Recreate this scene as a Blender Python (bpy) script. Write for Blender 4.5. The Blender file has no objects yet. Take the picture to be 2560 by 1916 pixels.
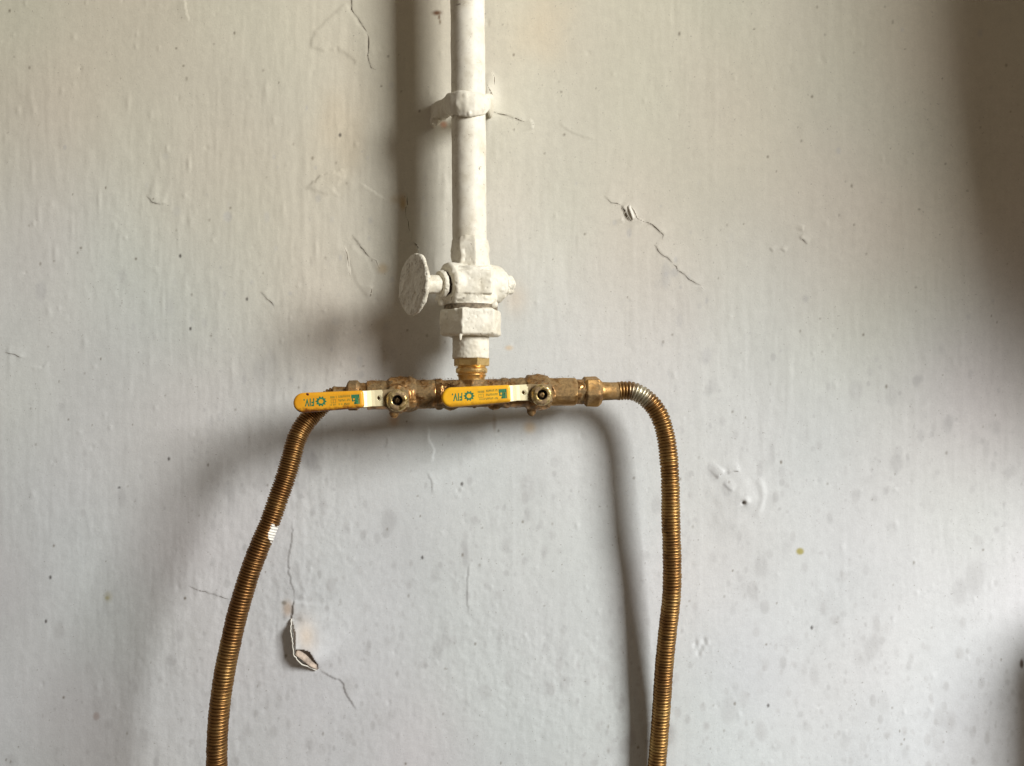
import bpy, bmesh, math, random
import numpy as np
from mathutils import Vector, Matrix, noise as mnoise

random.seed(7)
scene = bpy.context.scene
COL = scene.collection

# ------------------------------------------------------------------ camera
CAMD = 0.53            # metres from lens to wall
F = 2000.0             # focal length in photo pixels (2560 wide)
cam_d = bpy.data.cameras.new('camera')
cam_d.sensor_width = 36.0
cam_d.lens = 36.0 * F / 2560.0
cam_d.clip_start = 0.01
cam_d.clip_end = 50
cam = bpy.data.objects.new('camera', cam_d)
cam.location = (0, -CAMD, 0)
cam.rotation_euler = (math.radians(90), 0, 0)
COL.objects.link(cam)
scene.camera = cam

# ------------------------------------------------------------------ light
world = bpy.data.worlds.new('World')
scene.world = world
world.use_nodes = True
bg = world.node_tree.nodes['Background']
bg.inputs['Color'].default_value = (1.0, 0.805, 0.615, 1)   # dim warm room
bg.inputs['Strength'].default_value = 0.14

def area(name, loc, target, sx, sy, watts, color):
    l = bpy.data.lights.new(name, 'AREA')
    l.shape = 'RECTANGLE'; l.size = sx; l.size_y = sy
    l.energy = watts; l.color = color
    o = bpy.data.objects.new(name, l)
    o.location = loc
    o.rotation_euler = (Vector(target) - Vector(loc)).to_track_quat('-Z', 'Y').to_euler()
    COL.objects.link(o)
    return o
area('window_light', (1.12, -0.88, 0.52), (0, 0, 0), 0.44, 0.54, 34.5, (0.99, 0.985, 0.945))

scene.view_settings.view_transform = 'Standard'
scene.view_settings.look = 'None'
scene.view_settings.exposure = 0
scene.view_settings.gamma = 1
scene.view_settings.use_curve_mapping = False

# ------------------------------------------------------------------ helpers
def S(d):
    return (CAMD - d) / F
def W(px, py, d):
    """photo pixel -> point at distance d (m) in front of the wall"""
    s = S(d)
    return Vector(((px - 1280) * s, -d, (958 - py) * s))

def new_mesh_obj(name, me, mat, parent=None):
    o = bpy.data.objects.new(name, me)
    COL.objects.link(o)
    if mat is not None:
        me.materials.clear(); me.materials.append(mat)
    if parent is not None:
        me.transform(Matrix.Translation(-root_world(parent)))
        o.parent = parent
    return o
ROOT = {}
def root_world(o):
    # every child mesh keeps its origin on its thing's empty
    while o.parent is not None:
        o = o.parent
    return Vector(o.location)

def thing(name, label, cat, loc, group=None):
    e = bpy.data.objects.new(name, None)
    e.empty_display_size = 0.01
    e.location = loc
    e['label'] = label; e['category'] = cat
    if group: e['group'] = group
    COL.objects.link(e)
    return e

def frame_from(axis, ref=Vector((0, 0, 1))):
    w = axis.normalized()
    if abs(w.dot(ref)) > 0.98: ref = Vector((0, 1, 0))
    u = ref.cross(w).normalized()
    v = w.cross(u)
    return u, v, w

class Sh:
    """collects closed shapes in one bmesh"""
    def __init__(self): self.bm = bmesh.new()
    def lathe(self, p0, axis, prof, seg=40, ph=0.0, ref=Vector((0, 0, 1)), sx=1.0):
        u, v, w = frame_from(Vector(axis), ref)
        p0 = Vector(p0); rings = []
        bm = self.bm
        for t, r in prof:
            ring = []
            for k in range(seg):
                a = ph + 2 * math.pi * k / seg
                ring.append(bm.verts.new(p0 + w * t + (u * math.cos(a) * sx + v * math.sin(a)) * r))
            rings.append(ring)
        for i in range(len(rings) - 1):
            a, b = rings[i], rings[i + 1]
            for k in range(seg):
                k2 = (k + 1) % seg
                bm.faces.new((a[k], a[k2], b[k2], b[k]))
        bm.faces.new(rings[0][::-1]); bm.faces.new(rings[-1])
        return self
    def cyl(self, p0, p1, r0, r1=None, seg=40, ch=0.0, ph=0.0, ref=Vector((0, 0, 1))):
        p0 = Vector(p0); p1 = Vector(p1); r1 = r0 if r1 is None else r1
        L = (p1 - p0).length
        prof = [(0, r0), (L, r1)] if ch == 0 else [(0, r0 - ch), (ch, r0), (L - ch, r1), (L, r1 - ch)]
        return self.lathe(p0, p1 - p0, prof, seg, ph, ref)
    def box(self, c, ax, h):
        c = Vector(c); bm = self.bm
        vs = []
        for sz in (-1, 1):
            for sy in (-1, 1):
                for sx in (-1, 1):
                    vs.append(bm.verts.new(c + ax[0] * (sx * h[0]) + ax[1] * (sy * h[1]) + ax[2] * (sz * h[2])))
        for f in ((0, 2, 3, 1), (4, 5, 7, 6), (0, 1, 5, 4), (2, 6, 7, 3), (0, 4, 6, 2), (1, 3, 7, 5)):
            bm.faces.new([vs[i] for i in f])
        return self
    def ball(self, c, r, scale=(1, 1, 1), seg=20):
        m = Matrix.Translation(Vector(c)) @ Matrix.Diagonal((scale[0], scale[1], scale[2], 1))
        bmesh.ops.create_uvsphere(self.bm, u_segments=seg, v_segments=seg // 2, radius=r, matrix=m)
        return self
    def prism(self, pts_front, extr):
        bm = self.bm; extr = Vector(extr)
        a = [bm.verts.new(p) for p in pts_front]
        b = [bm.verts.new(Vector(p) + extr) for p in pts_front]
        n = len(a)
        bm.faces.new(a); bm.faces.new(b[::-1])
        for i in range(n):
            j = (i + 1) % n
            bm.faces.new((a[j], a[i], b[i], b[j]))
        return self
    def mesh(self, name):
        bmesh.ops.recalc_face_normals(self.bm, faces=self.bm.faces)
        me = bpy.data.meshes.new(name)
        self.bm.to_mesh(me); self.bm.free()
        return me

def get_co(me):
    a = np.empty(len(me.vertices) * 3, np.float32)
    me.vertices.foreach_get('co', a)
    return a.reshape(-1, 3)
def get_no(me):
    a = np.empty(len(me.vertices) * 3, np.float32)
    me.vertices.foreach_get('normal', a)
    return a.reshape(-1, 3)
def shade_smooth(me):
    me.polygons.foreach_set('use_smooth', np.ones(len(me.polygons), bool))
    me.update()

def lumpy(me, terms, seed=0.0):
    """push vertices along their normals: terms = [(scale_per_m, amp_m, power)]"""
    co = get_co(me); no = get_no(me)
    out = co.copy()
    for i in range(len(co)):
        p = Vector(co[i].tolist())
        h = 0.0
        for sc, am, kind in terms:
            q = p * sc + Vector((seed, seed * 1.7, -seed))
            n = mnoise.noise(q)
            if kind == 1: n = max(0.0, n - 0.25) * 2.2       # sparse lumps
            elif kind == 2: n = -max(0.0, n - 0.42) * 3.0    # sparse pits
            h += am * n
        out[i] += no[i] * h
    me.vertices.foreach_set('co', out.ravel()); me.update()

def fused(name, sh, mat, parent, voxel=0.0005, smooth=3, terms=(), seed=0.0):
    """voxel-fused, softened solid: metal under many coats of paint, dust or a casting"""
    me = sh.mesh(name)
    tmp = bpy.data.objects.new('tmp', me); COL.objects.link(tmp)
    m = tmp.modifiers.new('r', 'REMESH'); m.mode = 'VOXEL'; m.voxel_size = voxel
    if smooth:
        s = tmp.modifiers.new('s', 'SMOOTH'); s.factor = 0.5; s.iterations = smooth
    dg = bpy.context.evaluated_depsgraph_get()
    res = bpy.data.meshes.new_from_object(tmp.evaluated_get(dg))
    bpy.data.objects.remove(tmp); bpy.data.meshes.remove(me)
    res.name = name
    if terms: lumpy(res, terms, seed)
    shade_smooth(res)
    return new_mesh_obj(name, res, mat, parent)

def plain(name, sh, mat, parent, bevel=0.0, seg=2, smooth=True, angle=40):
    me = sh.mesh(name)
    if bevel:
        bm = bmesh.new(); bm.from_mesh(me)
        es = [e for e in bm.edges if len(e.link_faces) == 2 and e.calc_face_angle(0) > math.radians(angle)]
        bmesh.ops.bevel(bm, geom=es, offset=bevel, segments=seg, affect='EDGES', clamp_overlap=True)
        bm.to_mesh(me); bm.free()
    if smooth:
        shade_smooth(me)
        try: me.set_sharp_from_angle(angle=math.radians(35))
        except Exception: pass
    return new_mesh_obj(name, me, mat, parent)

# ------------------------------------------------------------------ materials
class NT:
    def __init__(self, name):
        self.m = bpy.data.materials.new(name); self.m.use_nodes = True
        self.t = self.m.node_tree; self.n = self.t.nodes; self.l = self.t.links
        self.b = self.n['Principled BSDF']
        self.geo = self.n.new('ShaderNodeNewGeometry')
    def link(self, a, b): self.l.new(a, b)
    def noise(self, scale, detail=3, rough=0.55, vec=None, dist=0.0):
        x = self.n.new('ShaderNodeTexNoise')
        x.inputs['Scale'].default_value = scale; x.inputs['Detail'].default_value = detail
        x.inputs['Roughness'].default_value = rough; x.inputs['Distortion'].default_value = dist
        self.link(vec if vec is not None else self.geo.outputs['Position'], x.inputs['Vector'])
        return x.outputs['Fac']
    def ramp(self, fac, stops):
        r = self.n.new('ShaderNodeValToRGB')
        e = r.color_ramp.elements
        while len(e) < len(stops): e.new(0.5)
        for i, (p, c) in enumerate(stops):
            e[i].position = p
            e[i].color = (c, c, c, 1) if isinstance(c, (int, float)) else (*c, 1)
        self.link(fac, r.inputs['Fac'])
        return r.outputs['Color']
    def mix(self, fac, a, b, mode='MIX'):
        x = self.n.new('ShaderNodeMix'); x.data_type = 'RGBA'; x.blend_type = mode
        for sock, v in ((x.inputs['Factor'], fac), (x.inputs[6], a), (x.inputs[7], b)):
            if isinstance(v, tuple): sock.default_value = (*v, 1) if len(v) == 3 else v
            elif isinstance(v, (int, float)): sock.default_value = v
            else: self.link(v, sock)
        return x.outputs[2]
    def math(self, op, a, b=0.0, c=None):
        x = self.n.new('ShaderNodeMath'); x.operation = op
        for i, v in enumerate((a, b, c)):
            if v is None: continue
            if isinstance(v, (int, float)): x.inputs[i].default_value = v
            else: self.link(v, x.inputs[i])
        return x.outputs[0]
    def scaled(self, vec, s):
        x = self.n.new('ShaderNodeVectorMath'); x.operation = 'MULTIPLY'
        self.link(vec, x.inputs[0]); x.inputs[1].default_value = s
        return x.outputs[0]
    def dist(self, p, s=(1, 1, 1)):
        a = self.n.new('ShaderNodeVectorMath'); a.operation = 'SUBTRACT'
        self.link(self.geo.outputs['Position'], a.inputs[0]); a.inputs[1].default_value = p
        m = self.n.new('ShaderNodeVectorMath'); m.operation = 'MULTIPLY'
        self.link(a.outputs[0], m.inputs[0]); m.inputs[1].default_value = s
        c = self.n.new('ShaderNodeVectorMath'); c.operation = 'LENGTH'
        self.link(m.outputs[0], c.inputs[0])
        return c.outputs['Value']
    def bump(self, h, strength=0.3, distance=0.001):
        x = self.n.new('ShaderNodeBump')
        x.inputs['Strength'].default_value = strength; x.inputs['Distance'].default_value = distance
        self.link(h, x.inputs['Height']); self.link(x.outputs['Normal'], self.b.inputs['Normal'])
    def set(self, **k):
        for key, v in k.items():
            s = self.b.inputs[{'color': 'Base Color', 'rough': 'Roughness', 'metal': 'Metallic', 'spec': 'Specular IOR Level'}[key]]
            if isinstance(v, tuple): s.default_value = (*v, 1)
            elif isinstance(v, (int, float)): s.default_value = v
            else: self.link(v, s)
        return self

def mat_wall():
    t = NT('wall_paint')
    at = t.n.new('ShaderNodeAttribute'); at.attribute_name = 'tint'
    fine = t.noise(900, 4, 0.7)
    mid = t.noise(160, 4, 0.6)
    c = t.mix(1.0, at.outputs['Color'], t.ramp(fine, [(0.25, 0.93), (0.75, 1.05)]), 'MULTIPLY')
    c = t.mix(1.0, c, t.ramp(mid, [(0.3, 0.965), (0.7, 1.03)]), 'MULTIPLY')
    # pepper specks of dirt
    sp = t.noise(620, 2, 0.5)
    c = t.mix(t.ramp(sp, [(0.70, 0.0), (0.76, 0.45)]), c, (0.22, 0.20, 0.17))
    t.set(color=c, rough=0.72, spec=0.25)
    h = t.math('ADD', t.math('MULTIPLY', fine, 0.35), mid)
    t.bump(h, 0.30, 0.0006)
    return t.m

def mat_paint(name='white_gloss_paint', crackle=False):
    t = NT(name)
    big = t.noise(70, 4, 0.6); fine = t.noise(420, 4, 0.65); sp = t.noise(300, 3, 0.6, dist=0.6)
    c = t.ramp(big, [(0.30, (0.60, 0.55, 0.44)), (0.50, (0.72, 0.68, 0.58)), (0.72, (0.78, 0.75, 0.66))])
    c = t.mix(t.ramp(fine, [(0.54, 0.0), (0.72, 0.45)]), c, (0.46, 0.40, 0.31))
    c = t.mix(t.ramp(sp, [(0.68, 0.0), (0.74, 0.8)]), c, (0.16, 0.12, 0.085))
    vein = t.noise(75, 6, 0.7, dist=1.2)
    vm = t.math('MULTIPLY', t.ramp(vein, [(0.478, 0.0), (0.5, 1.0), (0.522, 0.0)]), t.ramp(t.noise(55, 2), [(0.54, 0.0), (0.66, 0.32)]))
    c = t.mix(vm, c, (0.24, 0.19, 0.13))
    if crackle:
        v2 = t.noise(150, 5, 0.65, dist=0.9)
        c = t.mix(t.math('MULTIPLY', t.ramp(v2, [(0.47, 0.0), (0.5, 1.0), (0.53, 0.0)]), t.ramp(t.noise(110, 2), [(0.45, 0.0), (0.56, 0.8)])), c, (0.26, 0.23, 0.18))
    t.set(color=c, rough=0.50, spec=0.32)
    t.bump(t.math('ADD', t.noise(240, 3), t.math('MULTIPLY', fine, 0.5)), 0.16, 0.0006)
    return t.m

def mat_brass(name, base=(0.60, 0.36, 0.11), dark=(0.20, 0.10, 0.035), dust=(0.30, 0.19, 0.10),
              dust_amt=0.5, rough=0.34, dscale=160, bump=0.3):
    t = NT(name)
    n1 = t.noise(120, 4, 0.6); n2 = t.noise(dscale, 5, 0.7, dist=0.4); n3 = t.noise(700, 3, 0.6)
    c = t.ramp(n1, [(0.36, dark), (0.60, base)])
    dm = t.ramp(n2, [(0.62 - 0.4 * dust_amt, 0.0), (0.72 - 0.4 * dust_amt, 1.0)])
    dcol = t.mix(t.ramp(n3, [(0.3, 0.0), (0.7, 1.0)]), tuple(x * 0.6 for x in dust), tuple(min(1, x * 1.2) for x in dust))
    c = t.mix(dm, c, dcol)
    t.set(color=c, metal=t.math('SUBTRACT', 0.95, t.math('MULTIPLY', dm, 0.9)),
          rough=t.math('ADD', rough, t.math('MULTIPLY', dm, 0.45)))
    t.bump(t.math('ADD', n3, t.math('MULTIPLY', n2, 1.5)), bump, 0.0005)
    return t.m

def mat_hose(name, spots, brown=0.0):
    t = NT(name)
    n1 = t.noise(60, 4, 0.65); n2 = t.noise(500, 3, 0.6); n3 = t.noise(190, 4, 0.6)
    c = t.ramp(n1, [(0.28, (0.22, 0.11, 0.04)), (0.50, (0.38, 0.225, 0.08)), (0.72, (0.52, 0.36, 0.14))])
    c = t.mix(t.ramp(t.noise(16, 3, 0.6), [(0.38 - 0.1 * brown, 0.0), (0.66 - 0.1 * brown, 0.8)]), c, (0.20, 0.095, 0.035))
    c = t.mix(t.ramp(n3, [(0.54, 0.0), (0.70, 0.8)]), c, (0.10, 0.05, 0.02))
    metal = 0.95; rough = t.math('ADD', 0.24, t.math('ADD', t.math('MULTIPLY', n2, 0.16), t.math('MULTIPLY', n3, 0.22)))
    mtot = None
    for p, sc, col, soft in spots:
        d = t.math('ADD', t.dist(p, sc), t.math('MULTIPLY', t.math('SUBTRACT', n3, 0.5), 1.1))
        m = t.ramp(d, [(max(0.0, 0.5 - soft), 1.0), (0.5 + soft, 0.0)])
        c = t.mix(m, c, col)
        if col[0] > 0.7 and soft < 0.1:
            metal = t.math('SUBTRACT', 0.95, t.math('MULTIPLY', m, 0.95))
    t.set(color=c, metal=metal, rough=rough)
    t.bump(n2, 0.2, 0.0003)
    return t.m

def mat_simple(name, col, rough=0.6, metal=0.0, var=0.15, scale=300, bump=0.2):
    t = NT(name)
    n = t.noise(scale, 4, 0.6)
    c = t.ramp(n, [(0.3, tuple(x * (1 - var) for x in col)), (0.7, tuple(min(1, x * (1 + var)) for x in col))])
    t.set(color=c, rough=rough, metal=metal)
    if bump: t.bump(n, bump, 0.0005)
    return t.m

def mat_sleeve(name, dirt):
    t = NT(name)
    n = t.noise(180, 4, 0.6); n2 = t.noise(420, 4, 0.65)
    k = 1 - 0.22 * max(0, dirt - 0.5)
    c = t.ramp(n, [(0.3, (0.82 * k, 0.40 * k * k, 0.012)), (0.7, (0.90 * k, 0.50 * k * k, 0.018))])
    at = t.n.new('ShaderNodeAttribute'); at.attribute_name = 'grime'
    g = t.math('MULTIPLY', at.outputs['Fac'], 1.0)
    m = t.math('ADD', g, t.math('MULTIPLY', t.math('SUBTRACT', t.noise(230, 4, 0.7), 0.5), 1.5))
    m = t.ramp(m, [(0.50, 0.0), (1.0, dirt)])
    c = t.mix(m, c, (0.16, 0.05, 0.008))
    c = t.mix(t.ramp(n2, [(0.60, 0.0), (0.78, 0.5 * dirt)]), c, (0.55, 0.24, 0.02))
    t.set(color=c, rough=t.math('ADD', 0.38, t.math('MULTIPLY', n2, 0.15)), spec=0.45)
    t.bump(n2, 0.12, 0.0004)
    return t.m

def mat_plate():
    t = NT('zinc_plate')
    n = t.noise(260, 5, 0.7, dist=0.5); n2 = t.noise(900, 3)
    at = t.n.new('ShaderNodeAttribute'); at.attribute_name = 'grime'
    m = t.ramp(t.math('ADD', t.math('MULTIPLY', at.outputs['Fac'], 0.7), t.math('MULTIPLY', t.math('SUBTRACT', n, 0.5), 1.2)),
               [(0.38, 0.0), (0.52, 1.0)])
    c = t.mix(m, (0.80, 0.71, 0.46), (0.24, 0.17, 0.085))
    t.set(color=c, metal=t.math('SUBTRACT', 0.35, t.math('MULTIPLY', m, 0.25)), rough=t.math('ADD', 0.42, t.math('MULTIPLY', m, 0.35)))
    t.bump(n2, 0.15, 0.0003)
    return t.m

M_WALL = mat_wall()
M_PAINT = mat_paint()
M_PAINT_CRACKLED = mat_paint('crackled_white_paint', True)
M_BRASS_BRIGHT = mat_brass('bright_brass', base=(0.84, 0.61, 0.27), dark=(0.58, 0.36, 0.12), dust_amt=0.10, rough=0.38, bump=0.05)
M_BRASS_DUSTY = mat_brass('dusty_brass', base=(0.50, 0.27, 0.10), dark=(0.16, 0.08, 0.03), dust=(0.205, 0.130, 0.052), dust_amt=0.46, dscale=110, bump=0.14)
M_BRASS_COPPER = mat_brass('coppery_brass', base=(0.48, 0.29, 0.11), dark=(0.28, 0.155, 0.06), dust=(0.285, 0.18, 0.075), dust_amt=0.40, rough=0.48, dscale=70, bump=0.08)
M_NUT = mat_brass('grimy_nut_brass', base=(0.72, 0.56, 0.26), dark=(0.36, 0.25, 0.10), dust=(0.25, 0.165, 0.085), dust_amt=0.40, rough=0.30, dscale=220)
M_PLATE = mat_plate()
M_DARK = mat_simple('painted_recess_dark', (0.03, 0.018, 0.01), 0.7)  # near-black standing in for the darkness inside gaps and sockets
M_CRACK = mat_simple('crack_dirt', (0.17, 0.14, 0.105), 0.9, var=0.5, scale=500)
M_PRINT = mat_simple('green_print', (0.035, 0.17, 0.075), 0.5, var=0.6, scale=1100)
M_PRINT_SMALL = mat_simple('faded_olive_print', (0.16, 0.18, 0.035), 0.5, var=0.35, scale=900)
M_LINT = mat_simple('brown_lint', (0.20, 0.125, 0.065), 0.95, var=0.5, scale=350, bump=0)

# ------------------------------------------------------------------ the wall
STEP = 0.00075
NX, NZ = 992, 752
def fft_noise(wx, wz, seed, power=1.0):
    """periodic gaussian noise with feature widths wx, wz in metres, unit variance"""
    r = np.random.default_rng(seed)
    a = r.standard_normal((NZ, NX))
    fx = np.fft.fftfreq(NX, STEP)[None, :]; fz = np.fft.fftfreq(NZ, STEP)[:, None]
    k = np.exp(-2 * (math.pi ** 2) * ((fx * wx) ** 2 + (fz * wz) ** 2) * 0.25)
    b = np.fft.ifft2(np.fft.fft2(a) * k).real
    return (b - b.mean()) / b.std()
XS = (np.arange(NX) - NX / 2) * STEP
ZS = (np.arange(NZ) - NZ / 2) * STEP
GX, GZ = np.meshgrid(XS, ZS)
def wp(px, py):                      # photo pixel on the wall plane -> x, z
    s = CAMD / F
    return ((px - 1280) * s, (958 - py) * s)
GPX = GX * F / CAMD + 1280; GPZ = 958 - GZ * F / CAMD    # each wall point's photo-pixel coordinate

rng = np.random.default_rng(11)
patchy = 1 / (1 + np.exp(-(fft_noise(0.07, 0.09, 41)) * 2.2))          # where the coat is rough, where it is trowelled flat
H = (0.00075 * fft_noise(0.16, 0.20, 1) + 0.00020 * fft_noise(0.035, 0.06, 2)
     + (0.3 + patchy) * (0.000024 * fft_noise(0.0045, 0.030, 3) + 0.000020 * fft_noise(0.0016, 0.010, 5) + 0.000022 * fft_noise(0.004, 0.006, 4)))
# rougher, pitted render low in the middle
zone = 0.9 * np.exp(-(((GPX - 1060) / 380) ** 2 + ((GPZ - 1580) / 330) ** 2)) + 0.25 / (1 + np.exp((1150 - GPZ) / 130))
H += zone * (0.25 + patchy) * (0.000062 * fft_noise(0.0028, 0.0036, 6) + 0.000050 * fft_noise(0.0015, 0.0019, 8))
# vertical brush runs
run = fft_noise(0.004, 0.09, 7)
H += 0.00005 * np.maximum(run - 1.2, 0)

def blob(cx, cz, r, h, el=1.0, tilt=0.0):
    R = r * max(el, 1.0) * 2.6
    i0, i1 = np.searchsorted(XS, (cx - R, cx + R)); j0, j1 = np.searchsorted(ZS, (cz - R, cz + R))
    if i1 <= i0 or j1 <= j0: return None
    dx = GX[j0:j1, i0:i1] - cx; dz = GZ[j0:j1, i0:i1] - cz
    return (slice(j0, j1), slice(i0, i1)), np.exp(-((dx / r) ** 2 + (dz / (r * el)) ** 2)) * h
for k in range(360):                                # grains and paint nibs
    px, py = rng.uniform(-30, 2590), rng.uniform(-30, 1950)
    r = rng.uniform(0.0007, 0.0017)
    b = blob(*wp(px, py), r, rng.choice([1, 1, -1]) * rng.uniform(0.00005, 0.00030), rng.uniform(0.9, 2.0))
    if b: H[b[0]] += b[1]
for k in range(45):                                 # runs and smears of old paint
    px, py = rng.uniform(0, 1250), rng.uniform(150, 1000)
    b = blob(*wp(px, py), rng.uniform(0.001, 0.0022), rng.uniform(0.0001, 0.0003), rng.uniform(2, 6))
    if b: H[b[0]] += b[1]

def poly_field(pts, reach):
    """signed distance to a polyline given in photo pixels, positive on its right-hand side (screen)"""
    P = np.array([wp(*p) for p in pts])
    x0, z0 = P.min(0) - reach; x1, z1 = P.max(0) + reach
    i0, i1 = np.searchsorted(XS, (x0, x1)); j0, j1 = np.searchsorted(ZS, (z0, z1))
    X = GX[j0:j1, i0:i1]; Z = GZ[j0:j1, i0:i1]
    best = np.full(X.shape, 1e9); sign = np.ones(X.shape); tt = np.zeros(X.shape)
    n = len(P) - 1
    for k in range(n):
        a, b = P[k], P[k + 1]; d = b - a; L2 = d @ d
        t = np.clip(((X - a[0]) * d[0] + (Z - a[1]) * d[1]) / L2, 0, 1)
        dx = X - (a[0] + t * d[0]); dz = Z - (a[1] + t * d[1])
        dd = np.hypot(dx, dz)
        cr = d[0] * (Z - a[1]) - d[1] * (X - a[0])
        m = dd < best
        best[m] = dd[m]; sign[m] = np.sign(cr)[m]; tt[m] = (k + t[m]) / n
    ch = P[-1] - P[0]
    tt = np.clip(((X - P[0][0]) * ch[0] + (Z - P[0][1]) * ch[1]) / max(ch @ ch, 1e-12), 0, 1)
    return (slice(j0, j1), slice(i0, i1)), best, sign, tt

def jagged(pts, amp=2.5, step=9):
    """resample a photo-pixel polyline with small kinks"""
    out = [pts[0]]
    for a, b in zip(pts[:-1], pts[1:]):
        L = math.hypot(b[0] - a[0], b[1] - a[1]); n = max(1, int(L / step))
        for i in range(1, n + 1):
            t = i / n; j = amp if i < n else amp * 0.3
            out.append((a[0] + (b[0] - a[0]) * t + random.uniform(-j, j), a[1] + (b[1] - a[1]) * t + random.uniform(-j, j)))
    return out

def lip(pts, side, height, decay, taper=True, edge=0.0):
    """lifted paint edge: raised along the line on one side, falling back over `decay` metres"""
    sl, d, sg, t = poly_field(pts, decay * 3.2)
    env = np.clip(np.minimum(t, 1 - t) * 6, 0, 1) if taper else 1.0
    H[sl] += np.where(sg * side > 0, height * np.exp(-(d / decay) ** 1.3) * np.clip((decay * 3.0 - d) / decay, 0, 1), 0) * env

# cracks: (pixels, raised side [+1 = left of travel], lip height mm, decay mm, ribbon widths px)
CR = []
def crack(pts, side=1, h=0.35, decay=5, w=2.2, amp=2.0):
    p = jagged(pts, amp); CR.append((p, w * 0.62))
    lip(p, side, h * 0.001, decay * 0.001)
crack([(878, -12), (880, 25), (895, 45), (912, 72), (917, 80)], 1, 0.4, 6, 3.4)
crack([(919, 86), (922, 120), (921, 150), (928, 170), (942, 176)], 1, 0.4, 6, 3.4)
crack([(1228, 180), (1237, 195), (1236, 216)], -1, 0.5, 4, 4.0, 1)
crack([(1219, 217), (1230, 241), (1227, 268)], -1, 0.7, 5, 4.5, 1)
crack([(1228, 281), (1258, 288), (1290, 298), (1312, 306)], 1, 0.45, 6, 2.6)
crack([(1324, 297), (1333, 312), (1330, 326)], -1, 0.6, 5, 3.5, 1)
crack([(1392, 308), (1425, 330), (1450, 340), (1486, 350)], 1, 0.25, 5, 1.1)
crack([(1508, 490), (1528, 508), (1552, 514)], 1, 0.3, 6, 1.6)
crack([(1552, 514), (1562, 530), (1565, 540), (1578, 555)], 1, 1.2, 5, 5.5, 1.5)
crack([(1554, 543), (1559, 556)], -1, 0.6, 4, 4, 1)
crack([(1578, 520), (1592, 547), (1612, 556)], -1, 0.7, 6, 2.8, 1.5)
crack([(1612, 556), (1630, 563), (1640, 572), (1658, 588), (1656, 600)], 1, 0.55, 6, 2.6)
crack([(1634, 612), (1650, 635), (1668, 645), (1682, 660)], 1, 0.55, 6, 2.6)
crack([(1682, 662), (1702, 682), (1720, 698), (1740, 710), (1752, 714)], 1, 0.4, 5, 2.2)
crack([(1752, 714), (1754, 722), (1762, 727)], -1, 0.3, 3, 1.6, 1)
crack([(880, 588), (898, 612), (915, 634), (926, 645)], 1, 0.5, 6, 2.6)
crack([(926, 645), (940, 652), (946, 668), (960, 678)], -1, 0.4, 4, 1.8)
crack([(858, 612), (868, 634), (871, 660), (876, 692)], -1, 0.5, 6, 1.4)
crack([(930, 715), (928, 730), (924, 742)], -1, 0.3, 4, 2.6, 1)
crack([(1010, 472), (1018, 492), (1019, 512), (1014, 532), (1022, 565), (1030, 602)], -1, 0.9, 9, 2.2)
crack([(1034, 606), (1046, 620), (1048, 642)], -1, 0.9, 6, 4.5, 1)
crack([(768, 468), (800, 440), (830, 432), (870, 420)], -1, 0.5, 7, 0.9)
crack([(900, 455), (935, 480), (965, 500)], -1, 0.4, 7, 0.9)
crack([(468, 1466), (488, 1474), (520, 1484), (545, 1492), (572, 1499)], 1, 0.35, 6, 1.6)
crack([(730, 1300), (730, 1354), (722, 1391), (722, 1432), (735, 1477), (734, 1500)], 1, 0.5, 9, 1.0)
crack([(734, 1500), (733, 1530), (729, 1550)], 1, 0.9, 12, 1.5, 1)
crack([(797, 1672), (815, 1684), (830, 1693), (848, 1698), (860, 1712), (866, 1738), (880, 1760), (892, 1780)], 1, 0.6, 12, 0.7)
crack([(650, 729), (668, 748), (686, 768)], 1, 0.35, 5, 2.0)
crack([(10, 880), (35, 886), (60, 897)], 1, 0.3, 5, 1.8)
crack([(75, 915), (105, 920), (120, 903)], -1, 0.25, 4, 0.9)
crack([(365, 490), (380, 506), (400, 511), (415, 508)], 1, 0.45, 6, 1.4)
crack([(458, -5), (466, 25), (474, 55)], -1, 0.35, 5, 1.0)
lip(jagged([(1069, 1058), (1075, 1080), (1072, 1100), (1086, 1122), (1078, 1160)]), -1, 0.00045, 0.005)
lip(jagged([(1070, 1180), (1080, 1210), (1082, 1235)]), 1, 0.0004, 0.004)
lip(jagged([(1172, 1400), (1170, 1440), (1168, 1500), (1172, 1540)]), 1, 0.0004, 0.005)
crack([(966, 1090), (967, 1110), (962, 1120)], 1, 0.3, 3, 1.2, 1)
crack([(1793, 1198), (1800, 1187), (1812, 1178)], 1, 0.8, 5, 3.2, 1)
crack([(1806, 1208), (1818, 1220), (1830, 1230)], 1, 0.5, 4, 1.2, 1)
crack([(1818, 1184), (1832, 1178), (1850, 1180)], 1, 0.5, 4, 1.4, 1)
crack([(1283, 1010), (1286, 1040), (1280, 1060)], -1, 0.3, 3, 1.0, 1)
crack([(2003, 580), (2008, 566)], 1, 0.6, 3, 3.2, 1)
crack([(1995, 594), (2006, 602), (2016, 612)], 1, 0.7, 4, 2.2, 1)
crack([(1922, 622), (1930, 632)], 1, 0.6, 3, 1.6, 1)
crack([(1950, 624), (1962, 632)], 1, 0.6, 3, 2.6, 1)

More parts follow.
